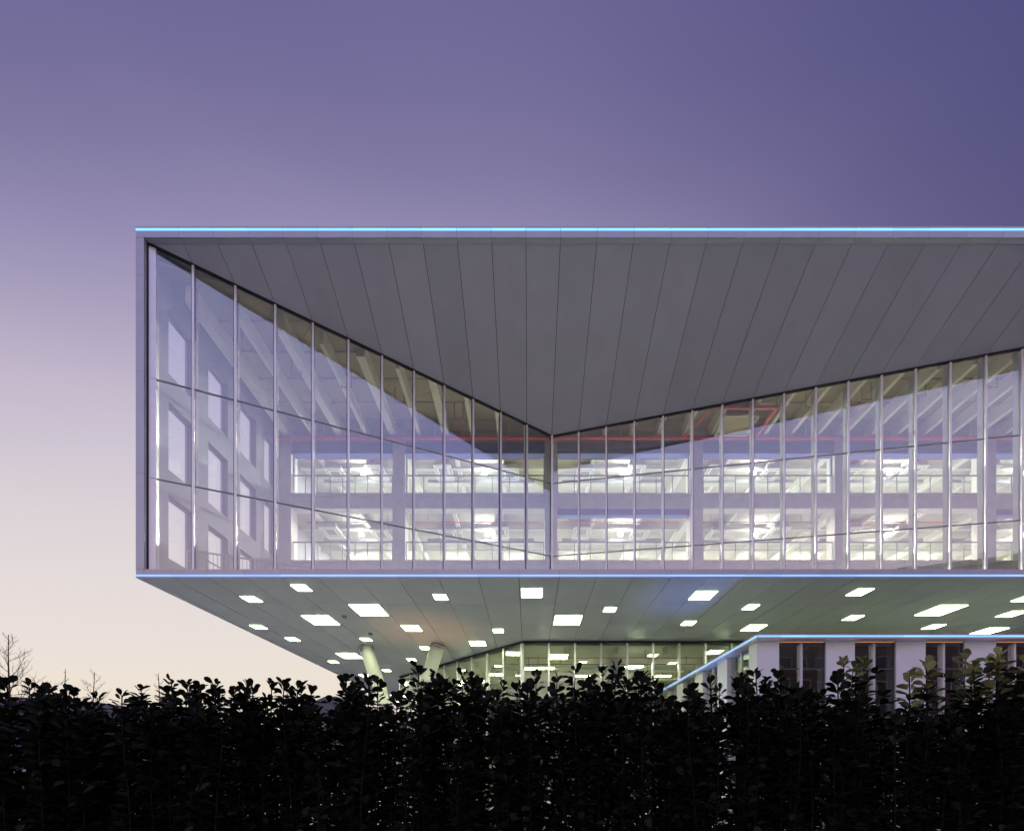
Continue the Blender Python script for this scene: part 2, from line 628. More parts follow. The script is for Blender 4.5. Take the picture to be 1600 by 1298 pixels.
# --- top fascia with the light strip
tf = part('top_fascia')
sub(MB().box(XL + .005, XR, D0 + 0.03, D0 + 0.06, ZT0 + 0.005, ZT1 - 0.01), 'fascia_backing', 'seam', tf)
ZL1, ZL0 = E + (1197 - 357.7) / F * D0, E + (1197 - 359.7) / F * D0
fm, fm2, ls = {}, {}, {}
fx = [XL] + LX[1:] + RX[1:-1] + [XR]
for i in range(len(fx) - 1):
    w = round(fx[i + 1] - fx[i], 4)
    if w not in fm:
        fm[w] = MB().box(0.004, w - 0.004, D0, D0 + 0.03, ZT0, ZL0 - 0.012).mesh('fascia_panel', 'fascia_metal')
        fm2[w] = MB().box(0.004, w - 0.004, D0 - 0.02, D0 + 0.03, ZL1 + 0.008, ZT1).mesh('coping_panel', 'fascia_metal')
        ls[w] = MB().box(0.006, w - 0.010, D0 - 0.012, D0 + 0.026, ZL0, ZL1).mesh('light_strip', 'led_cyan')
    inst(fm[w], 'fascia_panel', tf, (fx[i], 0, 0))
    inst(fm2[w], 'coping_panel', tf, (fx[i], 0, 0))
    inst(ls[w], 'light_strip', tf, (fx[i], 0, 0))

# --- bottom fascia
bf = part('bottom_fascia')
sub(MB().box(XL + .005, XR, D0 + 0.03, D0 + 0.06, ZB0 + 0.005, ZB1 - 0.01), 'fascia_backing', 'seam', bf)
bx_px = [224.4, 268, 324, 381, 438, 494.7, 557.8, 620.6, 684.4, 747.4, 810.7, 874, 932.5, 990.4, 1049, 1107.4, 1165, 1223,
         1281.5, 1340, 1398, 1456, 1514, 1571]
BX = [XL] + [(p - 826) / F * D0 for p in bx_px]
while BX[-1] < XR - 1.4:
    BX.append(BX[-1] + 1.272)
BX.append(XR)
ZM1, ZM0 = E + (1197 - 897.6) / F * D0, E + (1197 - 899.5) / F * D0
for i in range(len(BX) - 1):
    a, b = BX[i] + 0.004, BX[i + 1] - 0.004
    sub(MB().box(a, b, D0, D0 + 0.03, ZM1 + 0.008, ZB1), 'fascia_panel', 'fascia_metal', bf)
    sub(MB().box(a, b, D0, D0 + 0.03, ZB0, ZM0 - 0.008), 'fascia_panel', 'fascia_metal', bf)
    sub(MB().box(a, b, D0 - 0.006, D0 + 0.026, ZM0, ZM1), 'light_strip', 'led_blue', bf)

# --- left edge frame
ef = part('edge_frame')
zs = [ZB1 + .006, E + (1197 - 738) / F * D0, E + (1197 - 580) / F * D0, E + (1197 - 429) / F * D0, ZT0 - .006]
for i in range(4):
    sub(MB().box(XL, -13.15, D0, D0 + 0.10, zs[i] + .004, zs[i + 1] - .004), 'frame_panel', 'fascia_metal', ef)
sub(MB().box(XL + .01, -13.16, D0 + 0.10, DG + .02, ZB1, ZT0), 'frame_core', 'seam', ef)
sub(MB().box(XR - .3, XR, D0, DG, ZB1 + .006, ZT0 - .006), 'frame_panel', 'fascia_metal', ef)

# --- floor slab and the lower soffit
slab = part('floor_slab')
sub(MB().box(XL + .01, XR - .01, D0 + 0.06, DB, ZB0 + 0.06, ZB1 - 0.08), 'slab', 'seam', slab)
rows = [14.03, 16.30, 18.68, 21.06, 23.44, 25.82, 28.2]
for i in range(len(BX) - 1):
    for j in range(len(rows) - 1):
        if BX[i] > 24:
            continue
        a, b = BX[i] + 0.011, BX[i + 1] - 0.011
        sub(MB().box(a, b, rows[j] + 0.006, rows[j + 1] - 0.006, ZB0 + .002, ZB0 + 0.045), 'soffit_panel', 'soffit_metal', slab)
far = MB()
for i in range(len(BX) - 1):
    for j in range(len(rows) - 1):
        if BX[i] > 24:
            far.box(BX[i] + .011, BX[i + 1] - .011, rows[j] + .006, rows[j + 1] - .006, ZB0 + .002, ZB0 + .045)
    for j in range(6):
        a = 28.2 + j * 2.3
        far.box(BX[i] + .011, BX[i + 1] - .011, a + .006, a + 2.294, ZB0 + .002, ZB0 + .045)
tag(sub(far, 'far_soffit_panels', 'soffit_metal', slab), kind='stuff')
sub(MB().box(XL, XL + .01, D0 + .03, DB, ZB0, ZB1), 'slab_edge', 'fascia_metal', slab)

# --- folded curtain wall: mullions, transoms, panes
cw = part('curtain_wall')
ZG0 = E + 6.60
TZ = [E + 10.0, E + 13.46]


def along(x, side):
    """outward normal of the glass at x"""
    t = Vector((CX + 13.15, CD - DG, 0)).normalized() if side == 0 else Vector((1, -SL, 0)).normalized()
    return t, Vector((t.y, -t.x, 0))


def obox(mb, c, t, n, hw, n0, n1, z0, z1, z1b=None):
    """upright box: centre c in plan, half width along t, from n0 (inside, negative) to n1 (outside)"""
    p = [c - t * hw + n * n1, c + t * hw + n * n1, c + t * hw + n * n0, c - t * hw + n * n0]
    z1b = z1 if z1b is None else z1b
    tops = [z1, z1b, z1b, z1]
    return mb.prism([(q.x, q.y, z0) for q in p], [(q.x, q.y, zt) for q, zt in zip(p, tops)])


for side, xs in ((0, LX), (1, RX)):
    t, n = along(0, side)
    for i, x in enumerate(xs):
        if side == 1 and i == 0:
            continue
        d = glass_d(x)
        zt = soffit_z(d) - 0.004
        c = Vector((x, d, 0))
        if side == 0 and i == 0:
            c = c + t * 0.10
            m_ = sub(obox(MB(), c, t, n, 0.10, -0.20, 0.02, ZG0, zt - .06), 'mullion', 'mullion_metal', cw)
            continue
        if side == 1 and i == len(xs) - 1:
            continue
        if side == 0 and i == 12:
            # the inner fold: a slim cap with a black joint
            sub(MB().box(x - 0.035, x + 0.06, d - 0.10, d + 0.2, ZG0, zt), 'mullion', 'mullion_metal', cw)
            sub(MB().box(x - 0.065, x - 0.036, d - 0.085, d + 0.1, ZG0, zt), 'black_joint', 'gasket', cw)
            continue
        zlow = zt - 0.055
        m_ = sub(obox(MB(), c, t, n, 0.036, 0.012, 0.075, ZG0, zlow), 'mullion', 'mullion_metal', cw)
        sub(obox(MB(), c + t * 0.005, t, n, 0.032, -0.30, -0.016, ZG0, zlow), 'mullion_fin', 'mullion_inner', cw)
        sub(obox(MB(), c - t * 0.055 * (1 if side == 0 else -1), t, n, 0.011, -0.03, 0.03, ZG0, zlow), 'black_joint', 'gasket', cw)
    # head trim, transoms and panes bay by bay
    for i in range(len(xs) - 1):
        xa, xb = xs[i], xs[i + 1]
        pa, pb = Vector((xa, glass_d(xa), 0)), Vector((xb, glass_d(xb), 0))
        za, zb = soffit_z(pa.y), soffit_z(pb.y)
        c = (pa + pb) / 2
        hw = (pb - pa).length / 2
        # head trim: follows the soffit
        p = [pa + n * .06, pb + n * .06, pb - n * .03, pa - n * .03]
        zz = [za, zb, zb, za]
        hd = MB().prism([(q.x, q.y, soffit_z(q.y) - 0.045) for q in p], [(q.x, q.y, soffit_z(q.y) - 0.006) for q in p])
        sub(hd, 'head_trim', 'gasket', cw)
        zrow = [ZG0] + TZ
        for k in range(3):
            a = pa + t * 0.045
            b = pb - t * 0.045
            z0 = zrow[k] + (0.02 if k else 0)
            if k < 2:
                z1a = z1b = zrow[k + 1] - 0.02
            else:
                z1a, z1b = soffit_z(a.y) - 0.058, soffit_z(b.y) - 0.058
            j = [n * random.uniform(-.0028, .0028) for _ in range(4)]      # no pane sits perfectly true
            pb_ = [a + n * .006 + j[0], b + n * .006 + j[1], b - n * .006 + j[1], a - n * .006 + j[0]]
            pt_ = [a + n * .006 + j[2], b + n * .006 + j[3], b - n * .006 + j[3], a - n * .006 + j[2]]
            pm = MB().prism([(q.x, q.y, z0) for q in pb_], [(q.x, q.y, zq) for q, zq in zip(pt_, (z1a, z1b, z1b, z1a))])
            sub(pm, 'pane', 'curtain_glass', cw)
        for tz in TZ:
            if tz < min(za, zb) - .2:
                sub(obox(MB(), c, t, n, hw - 0.043, -0.05, 0.02, tz - 0.015, tz + 0.015), 'transom', 'transom_metal', cw)

# --- left side wall with three rows of windows
lw = part('side_wall')
WC = [(14.9, 16.0), (16.75, 17.85), (18.6, 19.7), (20.3, 21.15)]
WR = [(E + 7.57, E + 9.9), (E + 10.8, E + 13.3), (E + 14.3, E + 16.6)]
wm = MB()
ds = [DG + .02] + [v for c in WC for v in c] + [DB]
for i in range(0, len(ds), 2):
    wm.box(XL, -13.1, ds[i], ds[i + 1], ZB1 - .08, E + 18.12)
for (a, b) in WC:
    zz = [ZB1 - .08] + [v for r in WR for v in r] + [E + 18.12]
    for k in range(0, len(zz), 2):
        wm.box(XL + .003, -13.103, a, b, zz[k], zz[k + 1])
sub(wm, 'wall', 'plaster', lw)
for (a, b) in WC:
    for (z0, z1) in WR:
        fr = MB()
        t_ = 0.05
        fr.box(XL + .05, XL + .12, a, b, z0, z0 + t_).box(XL + .05, XL + .12, a, b, z1 - t_, z1)
        fr.box(XL + .05, XL + .12, a, a + t_, z0 + t_, z1 - t_).box(XL + .05, XL + .12, b - t_, b, z0 + t_, z1 - t_)
        sub(fr, 'window_frame', 'rail_light', lw)
        sub(MB().box(XL + .08, XL + .09, a + t_, b - t_, z0 + t_, z1 - t_), 'window_pane', 'clear_glass', lw)

# --- atrium behind the glass: floor, ceiling, beams
at = part('atrium')
DW = 21.3
fl = MB()
ZF = ZB1 - 0.07
loop = [(-13.1, DG + .25), (CX, CD + .25), (XR - .3, DG + .25), (XR - .3, DB - .1), (-13.1, DB - .1)]
fl.v = [(x, d, ZF) for x, d in loop]
fl.f = [(0, 1, 4), (1, 2, 3, 4)]
sub(fl, 'atrium_floor', 'concrete', at)
ZC = E + 17.6
cl = MB()
lp = [(-13.1, DG + .12), (CX, CD + .12), (XR - .3, DG + .12), (XR - .3, DW + .2), (CX, DW + .2), (-13.1, DW + .2)]
cl.v = [(x, d, ZC) for x, d in lp] + [(x, d, ZC + .1) for x, d in lp]
cl.f = [(5, 4, 1, 0), (4, 3, 2, 1), (6, 7, 10, 11), (7, 8, 9, 10)] + [(i, (i + 1) % 6, 6 + (i + 1) % 6, 6 + i) for i in range(6)]
sub(cl, 'atrium_ceiling', 'ceiling_slab', at)
x = -12.4
k = 0
while x < 33:
    d1 = glass_d(x) + 0.45
    wide = 0.34 if (x < -3 and k % 2 == 0) else 0.17
    d1 = max(d1, DG + .8)
    sub(MB().box(x - wide / 2, x + wide / 2, d1, DW - .03, E + 16.95, ZC), 'ceiling_beam', 'beam_cream', at)
    x += 1.36
    k += 1
for dd in (16.2, 17.4, 18.6, 19.8, 20.8):                                  # board joints across the ceiling
    xa = -13.0 + max(0, (dd - DG - .3)) * 14.25 / 5.31 * 0
    segs = []
    x_l = -13.15 + (dd - .3 - DG) / ((CD - DG) / (CX + 13.15))
    x_r = CX + (CD - (dd - .3)) / SL
    if dd - .3 < CD:
        segs = [(-13.0, min(x_l, CX)), (max(x_r, CX), 33)]
    else:
        segs = [(-13.0, 33)]
    for a, b in segs:
        if b - a > .5:
            sub(MB().box(a, b, dd - .02, dd + .02, ZC - .05, ZC - .004), 'ceiling_batten', 'ceiling_slab', at)

# --- inner wall of the atrium: pillars, spandrels, blue lintels
iw = part('inner_wall')
PX = [-14.2, -6.75, 1.16, 8.75, 16.25, 24.0, 31.7]
HW = 0.325
sub(MB().box(-13.1, -12.36, DW, DW + .6, ZF, ZC), 'pillar', 'concrete', iw)
for p in PX[1:]:
    sub(MB().box(p - HW, p + HW, DW, DW + .6, ZF, ZC), 'pillar', 'concrete', iw)
BAYS = []
for i in range(6):
    a = (-12.36 if i == 0 else PX[i] + HW)
    b = (PX[i + 1] - HW)
    BAYS.append((a, b))
for i, (a, b) in enumerate(BAYS):
    sub(MB().box(a, b, DW + .06, DW + .5, E + 13.45, E + 14.08), 'spandrel', 'concrete', iw)
    sub(MB().box(a, b, DW - .03, DW + .56, E + 14.084, E + 14.2), 'ledge', 'concrete', iw)
    sub(MB().box(a, b, DW + .06, DW + .5, E + 9.6, E + 10.6), 'spandrel', 'concrete', iw)
    sub(MB().box(a, b, DW - .03, DW + .56, E + 10.604, E + 10.72), 'ledge', 'concrete', iw)
    bm = MB().box(a, b, DW + .10, DW + .42, E + 16.30, E + 16.92)
    bm.box(a, b, DW + .04, DW + .099, E + 16.30, E + 16.34).box(a, b, DW + .04, DW + .099, E + 16.48, E + 16.50)
    sub(bm, 'lintel', 'blue_steel', iw)
    sub(MB().box(a, b, DW + .2, DW + .5, E + 16.922, ZC), 'upper_infill', 'ceiling_slab', iw)
    if i in (2, 5):
        sub(MB().box(a, b, DW + .12, DW + .4, E + 13.14, E + 13.448), 'lintel', 'blue_steel', iw)
    # slim dark frame round the upper opening
    fr = MB().box(a, a + .05, DW + .2, DW + .3, E + 14.202, E + 16.298).box(b - .05, b, DW + .2, DW + .3, E + 14.202, E + 16.298)
    sub(fr, 'opening_frame', 'rail_metal', iw)

# --- rooms behind the inner wall
rm = part('rooms')
DR = 29.5
for (zf, zc) in ((E + 10.55, E + 13.80), (E + 14.05, E + 17.25)):
    sub(MB().box(-13.1, XR - .3, DW + .52, DR, zf - .12, zf), 'room_floor', 'room_grey', rm)
    sub(MB().box(-13.1, XR - .3, DW + .52, DR, zc, zc + .12), 'room_ceiling', 'room_ceiling', rm)
    sub(MB().box(-13.1, XR - .3, DR, DR + .15, zf, zc), 'room_back_wall', 'room_white', rm)
    for i, p in enumerate(PX[1:]):
        sub(MB().box(p - .16, p + .16, DW + .62, DR - .01, zc - .42, zc - .003), 'room_beam', 'room_beam', rm)
    x = -11.6
    while x < 31:
        if min(abs(x - p) for p in PX) > .7:
            sub(MB().box(x - .10, x + .10, DW + .62, DR - .01, zc - .22, zc - .003), 'room_beam', 'room_beam', rm)
        x += 2.53
    for dd in (23.3, 25.6):
        x0 = -13.0
        for p in PX[1:]:
            sub(MB().box(x0, p - .165, dd, dd + .22, zc - .30, zc - .224), 'cross_beam', 'room_grey', rm)
            x0 = p + .165
sub(MB().box(-13.1, XR - .3, DW + .52, DR, E + 9.6, E + 9.72), 'room_ceiling', 'room_ceiling', rm)
sub(MB().box(-13.1, XR - .3, DR, DR + .15, ZF, E + 9.6), 'room_back_wall', 'room_white', rm)
sub(MB().box(XR - .3, XR, DG + .02, DB, ZB1 - .08, E + 18.12), 'end_wall', 'plaster', rm)
sub(MB().box(XL, XR, DB - .1, DB + .1, ZB0, E + 18.12), 'rear_wall', 'plaster', rm)

BAYN = ['leftmost', 'second', 'third', 'fourth', 'fifth', 'rightmost']
STOR = [('lower', E + 10.72, E + 13.80), ('upper', E + 14.2, E + 17.25)]

# railings, each bay and storey
for si, (sn, zf, zc) in enumerate(STOR):
    for i, (a, b) in enumerate(BAYS):
        if a > 26:
            continue
        rl = empty('balcony_railing', ((a + b) / 2, DW + .12, zf))
        tag(rl, f'thin dark balcony railing in the {sn} storey, {BAYN[i]} bay from the left', 'railing', 'balcony railings behind the glass')
        h = 1.02
        L = b - a - .06
        MBr = MB().box(-L / 2, L / 2, -.025, .025, h - .05, h)
        o = MBr.mesh('top_rail', 'rail_metal')
        inst(o, 'top_rail', rl, (0, 0, 0))
        npost = 8
        pm = MB().box(-.018, .018, -.018, .018, 0.004, h - .052).mesh('post', 'rail_metal')
        gm = MB().box(0.03, L / npost - .03, -.005, .005, .06, h - .08).mesh('glass_infill', 'clear_glass')
        for k in range(npost + 1):
            xx = -L / 2 + .02 + k * (L - .04) / npost
            inst(pm, 'post', rl, (xx, 0, 0))
            if k < npost:
                inst(gm, 'glass_infill', rl, (xx, 0, 0))

# cassette units, globe lamps, added fill tubes and pipes of the rooms
cas_body = MB().box(-.5, .5, -.5, .98, 0, .06).mesh('cassette_panel', 'white_paint')
cas_box = MB().box(-.42, .42, -.42, .42, .062, .30).mesh('casing', 'duct_metal')
cas_gr = MB().box(-.24, .24, -.24, .24, -.012, -.002).mesh('grille', 'grille_grey')
cas_sl = MB().box(-.34, .34, -.02, .02, -.008, -.002).mesh('air_slot', 'grille_grey')
cas_sl2 = MB().box(-.02, .02, -.30, .30, -.008, -.002).mesh('air_slot', 'grille_grey')
globe = MB().sphere((0, 0, 0), .13, 14, 8, .75).mesh('globe', 'room_globe')
rod = MB().tube((0, 0, .098), (0, 0, .62), .012, k=6).mesh('stem', 'grille_grey')
tube_d = MB().box(-.75, .75, -.10, .10, 0, .03).mesh('diffuser', 'room_fill_tube')
tube_l = MB().box(-.75, .75, -.10, .10, 0, .03).mesh('diffuser', 'low_fill_tube')
tube_b = MB().box(-.78, .78, -.13, .13, .031, .09).mesh('housing', 'white_paint')
SPOT = ['left', 'right']
for si, (sn, zf, zc) in enumerate(STOR):
    for i, (a, b) in enumerate(BAYS):
        if a > 26:
            a, b = a, a + 7
        w = b - a
        for q, fx_ in enumerate((0.22 + .03 * ((i + si) % 2), 0.74 - .04 * ((i * 2 + si) % 3))):
            c = empty('cassette_unit', (a + w * fx_, DW + 1.95 + .25 * ((i + q + si) % 2), zc - .52))
            tag(c, f'white square ceiling cassette in the {sn} storey, {BAYN[i]} bay, {SPOT[q]} one of the two', 'air conditioner', 'ceiling cassettes of the office storeys')
            inst(cas_body, 'cassette_panel', c, (0, 0, 0))
            inst(cas_box, 'casing', c, (0, 0, 0))
            inst(cas_gr, 'grille', c, (0, 0, 0))
            for s in (-1, 1):
                inst(cas_sl, 'air_slot', c, (0, s * .36, 0))
                inst(cas_sl2, 'air_slot', c, (s * .40, 0, 0))
        lx = a + w * (0.54 + .02 * ((i + si) % 2))
        lo = empty('globe_lamp', (lx, DW + 2.0, zc - .62))
        tag(lo, f'bright round ceiling lamp in the {sn} storey, {BAYN[i]} bay from the left', 'lamp', 'round lamps of the office storeys')
        inst(globe, 'globe', lo, (0, 0, 0))
        inst(rod, 'stem', lo, (0, 0, 0))
        for q, fx_ in enumerate((.25, .75)):
            lo = empty('fill_tube_lamp', (a + w * fx_, DW + 6.5, zc - .33))  # tubes added out of view to brighten the rooms
            tag(lo, f'unseen long fill light added deep in the {sn} storey, {BAYN[i]} bay, {SPOT[q]} one of the two', 'lamp', 'added fill lights of the office storeys')
            inst(tube_d, 'diffuser', lo, (0, 0, 0))
            inst(tube_b, 'housing', lo, (0, 0, 0))
        if si == 0 and i > 0:
            for q, fx_ in enumerate((.25, .75)):
                lo = empty('fill_tube_lamp', (a + w * fx_, DW + 1.3, E + 9.50))  # more unseen tubes, added to throw light up into the atrium
                tag(lo, f'unseen long fill light added in the lowest storey behind the floor edge, {BAYN[i]} bay, {SPOT[q]} one', 'lamp', 'added fill lights of the office storeys')
                inst(tube_l, 'diffuser', lo, (0, 0, 0))
                inst(tube_b, 'housing', lo, (0, 0, 0))
        # sprinkler run with droppers
        sp = empty('sprinkler_pipe', (a + w / 2, DW + 1.15, zc - .42))
        tag(sp, f'thin red sprinkler pipe with hangers in the {sn} storey, {BAYN[i]} bay from the left', 'pipe', 'sprinkler pipes of the office storeys')
        inst(MB().tube((-w / 2 + .2, 0, 0), (w / 2 - .2, 0, 0), .022, k=6).mesh('run', 'red_pipe' if (i + si) % 3 else 'dark_pipe'), 'run', sp, (0, 0, 0))
        hg = MB().tube((0, 0, .02), (0, 0, .40), .014, k=5).mesh('hanger', 'dark_pipe')
        for k in range(4):
            inst(hg, 'hanger', sp, (-w * .38 + k * w * .25 + .2 * math.sin(i * 3 + k), 0, 0))
        dc = empty('air_duct', (a + w * .5, DW + 2.9, zc - .62))
        tag(dc, f'flat metal air duct across the {sn} storey ceiling, {BAYN[i]} bay from the left', 'duct', 'air ducts of the office storeys')
        inst(MB().box(-w * .43, w * .43, -.16, .16, 0, .2).mesh('duct_body', 'duct_metal'), 'duct_body', dc, (0, 0, 0))
        cm = MB().box(-.02, .02, -.175, .175, -.012, .212).mesh('collar', 'duct_metal')
        for k in range(5):
            inst(cm, 'collar', dc, (-w * .4 + k * w * .2, 0, 0))

# red main pipe along the atrium ceiling, with its branch over the fourth bay
mpipe = empty('red_main_pipe', (8, 21.0, E + 16.85))
tag(mpipe, 'thick red fire main running along under the atrium ceiling', 'pipe')
pw = lambda mb, nm, m: mb.build(nm, m, mpipe)
pw(MB().tube((-12.9, 20.98, E + 16.82), (33, 20.98, E + 16.82), .095, k=10), 'main_run', 'red_pipe')
pw(MB().tube((11.62, 20.9, E + 16.82), (11.62, 19.2, E + 16.82), .08, k=10), 'branch', 'red_pipe')
pw(MB().tube((8.9, 19.2, E + 16.82), (11.70, 19.2, E + 16.82), .08, k=10), 'branch', 'red_pipe')
pw(MB().tube((7.95, 20.9, E + 16.82), (8.6, 19.3, E + 16.82), .06, k=8), 'branch', 'red_pipe')
clp = MB().tube((0, 0, .09), (0, 0, .70), .014, k=5).mesh('hanger', 'white_paint')
for k in range(24):
    inst(clp, 'hanger', mpipe, (-20.4 + k * 1.9, -.02, 0))
# white framed ceiling hatch in the atrium
ht = empty('ceiling_hatch', (10.2, 20.2, E + 16.8))
tag(ht, 'white-edged square frame hung under the atrium ceiling beside the red pipe', 'hatch')
hb = MB().box(9.4, 11.05, 19.55, 19.61, E + 16.72, E + 16.8).box(9.4, 11.05, 20.7, 20.76, E + 16.72, E + 16.8)
hb.box(9.4, 9.46, 19.611, 20.699, E + 16.72, E + 16.8).box(10.99, 11.05, 19.611, 20.699, E + 16.72, E + 16.8)
hb.build('hatch_frame', 'white_paint', ht)
MB().box(9.461, 10.989, 19.612, 20.698, E + 16.76, E + 16.79).build('hatch_board', 'ceiling_slab', ht)
rm_ = MB().tube((0, 0, 0), (0, 0, 1), .01, k=5).mesh('hanger', 'dark_pipe')
for hx in (9.5, 10.95):
    for hy in (19.6, 20.72):
        o = inst(rm_, 'hanger', ht, (hx - 10.2, hy - 20.2, 0.002))
        o.scale.z = .79
# small sprinkler droppers on the atrium ceiling
ATR = [(-11.6, 16.6, 'leftmost, near the side wall'), (-10.2, 17.6, 'second from the side wall'), (-8.3, 18.2, 'third from the side wall'),
       (-6.2, 19.0, 'above the second bay, left of two'), (-3.6, 19.8, 'above the second bay, right of two'), (3.4, 20.3, 'just right of the inner fold'),
       (6.4, 20.0, 'above the third bay'), (13.0, 19.2, 'right of the red branch pipe'), (15.3, 18.8, 'at the end of the fourth bay'),
       (17.6, 18.6, 'above the fifth bay, left of two'), (20.4, 18.2, 'above the fifth bay, right of two')]
for (px, pd, wh) in ATR:
    s = empty('sprinkler_drop', (px, pd, ZC))
    tag(s, f'dark U-shaped sprinkler drop under the atrium ceiling, {wh}', 'pipe', 'sprinkler drops of the atrium')
    dr = MB().tube((0, 0, -.002), (0, 0, -.75), .018, k=5).mesh('drop', 'dark_pipe')
    inst(dr, 'drop', s, (0, 0, 0))
    inst(dr, 'drop', s, (.42, 0, 0))
    inst(MB().tube((-.02, 0, -.765), (.44, 0, -.765), .018, k=5).mesh('cross_pipe', 'dark_pipe'), 'cross_pipe', s, (0, 0, 0))
    inst(MB().tube((.2, .02, -.765), (.2, 2.0, -.765), .016, k=5).mesh('feed', 'red_pipe'), 'feed', s, (0, 0, 0))

# balustrade just inside the glass, left corner
bal = empty('floor_balustrade', (-9, 16.5, ZF))
tag(bal, 'light metal balustrade behind the glass at the lower left corner', 'railing')
t0, n0 = along(0, 0)
st = Vector((-12.5, glass_d(-12.5) + .55, ZF))
LB = 10.5
zr = E + 7.92
MB().tube((st.x, st.y, zr), tuple(st + t0 * LB + Vector((0, 0, zr - ZF))), .03, k=6).build('hand_rail', 'rail_light', bal)
for k in range(80):
    p = st + t0 * (k * LB / 79)
    MB().tube((p.x, p.y, ZF), (p.x, p.y, zr - .02), .028 if k % 8 == 0 else .011, k=5, cap=False).build('baluster', 'rail_light', bal)
# sloping stair rail
MB().tube((st.x + .05, st.y, zr - .03), tuple(st + t0 * 2.2 + Vector((0, .02, .2))), .025, k=6).build('stair_rail', 'rail_light', bal)

# ------------------------------------------------------------------ slanted columns
def column(name, label, top, base, r0, r1):
    c = empty(name, base)
    tag(c, label, 'column', 'slanted columns under the overhang')
    MB().tube(base, (top[0], top[1], top[2] - .012), r1, r0, 28).build('shaft', 'column_paint', c, True)
    ax = (Vector(top) - Vector(base)).normalized()
    q = Vector(top) - ax * .10
    MB().tube(tuple(q - ax * .03), tuple(q + ax * .03), r0 + .03, r0 + .03, 28).build('collar', 'mullion_inner', c, True)
    p = Vector(base)
    MB().tube((p.x, p.y, 0.0), (p.x, p.y, .05), r1 + .16, r1 + .16, 24).build('base_plate', 'mullion_inner', c, True)
    return c


zt_ = ZB0 + .002
column('slanted_column', 'slanted white column leaning left, the nearer to the sky gap', (W(571, 1005, 22.0).x, 22.0, zt_), (W(652, 1245, 20.6).x, 20.6, 0.02), .36, .27)
column('slanted_column', 'slanted white column leaning right beside the ground-floor glass', (W(685, 1004, 21.6).x, 21.6, zt_), (W(612, 1240, 23.6).x, 23.6, 0.02), .37, .28)

# ------------------------------------------------------------------ soffit lamps
SO = [  # photo x, y, size in metres, where
    (471, 918, .54, 'small', 'front row, nearest the left corner'),
    (393, 935.6, .55, 'small', 'beside the left edge, closest to the corner'),
    (501.6, 968.4, 1.2, 'large', 'leftmost of the large ones'),
    (577, 953, 1.25, 'large', 'second large one from the left edge'),
    (404, 979, .54, 'small', 'second along the left edge'),
    (457.5, 998.4, .53, 'small', 'third along the left edge'),
    (546, 1024, 1.16, 'large', 'left of the left slanted column'),
    (521, 1033.7, .5, 'small', 'lowest one left of the left slanted column'),
    (572, 998.7, .5, 'small', 'right at the head of the left slanted column'),
    (643.4, 981, .82, 'medium', 'between the heads of the slanted columns'),
    (688.4, 932.5, .5, 'small', 'front row, above the right slanted column'),
    (664, 1012, .5, 'small', 'just left of the right slanted column'),
    (643, 1030, .5, 'small', 'between the columns, below the medium lamp'),
    (604, 1047, .5, 'small', 'right of the left column shaft'),
    (572, 1055, .8, 'medium', 'half hidden behind the left slanted column'),
    (647, 1060, .5, 'small', 'far back, left of the right column'),
    (639, 1069, .85, 'medium', 'far back at the hedge gap between the columns'),
    (623, 1087, 1.25, 'large', 'farthest back, seen in the hedge gap'),
    (619, 1095, .8, 'medium', 'lowest of all, seen in the hedge gap'),
    (831, 926, .81, 'medium', 'front row, below the inner fold of the glass'),
    (778.6, 985, .5, 'small', 'left of the ground-floor glass corner'),
    (746.5, 1005, .84, 'medium', 'beside the slanting ground-floor glass'),
    (887, 968.5, 1.22, 'large', 'middle of the soffit above the ground-floor glass'),
    (953, 952, .5, 'small', 'right of the large middle lamp'),
    (1076, 973, .55, 'small', 'below the bluish patch of the soffit'),
    (1098, 930, .83, 'medium', 'in the bluish patch of the soffit'),
    (1173, 948, .5, 'small', 'above the corner of the white pavilion'),
    (1177.5, 980.5, .86, 'medium', 'right at the corner of the white pavilion'),
    (1343.5, 924.5, .62, 'small', 'front row above the white pavilion'),
    (1333, 964.7, .58, 'small', 'middle row above the pavilion first window gap'),
    (1469.5, 953, 1.18, 'large', 'brightest big one at the right above the pavilion'),
    (1458.6, 978.7, .62, 'small', 'just below the big right-hand lamp'),
    (1544, 985.7, 1.0, 'large', 'touching the blue edge of the pavilion'),
    (1581, 958.75, .7, 'medium', 'near the right edge of the picture'),
    (1602, 934.6, .55, 'small', 'cut by the right edge of the picture'),
]
lamp_me = {}
for (px, py, sz, nm, wh) in SO:
    sz *= .94
    d = 6.45 * F / (1197 - py)
    x = (px - 826) / F * d
    l = empty('soffit_lamp', (x, d, ZB0))
    tag(l, f'{nm} square ceiling light in the soffit, {wh}', 'lamp', 'square lights of the lower soffit')
    key = round(sz, 2)
    if key not in lamp_me:
        h = sz / 2
        lamp_me[key] = (MB().box(-h, h, -h, h, -.012, -.006).mesh('diffuser', 'soffit_lamp'),
                        MB().box(-h - .02, h + .02, -h - .02, h + .02, -.005, .0).mesh('trim', 'white_paint'))
    inst(lamp_me[key][0], 'diffuser', l, (0, 0, 0))
    inst(lamp_me[key][1], 'trim', l, (0, 0, 0))
for (px, py, wh) in ((579, 989, 'above the head of the left slanted column'), (538, 962, 'between the two big lamps at the left')):
    d = 6.45 * F / (1197 - py)
    det = MB().tube((0, 0, 0), (0, 0, -.09), .11, .08, 12).mesh('smoke_detector', 'grille_grey')
    o = link('smoke_detector', det)
    o.location = ((px - 826) / F * d, d, ZB0 + .001)
    tag(o, f'small dark detector on the soffit, {wh}', 'detector', 'detectors on the soffit')

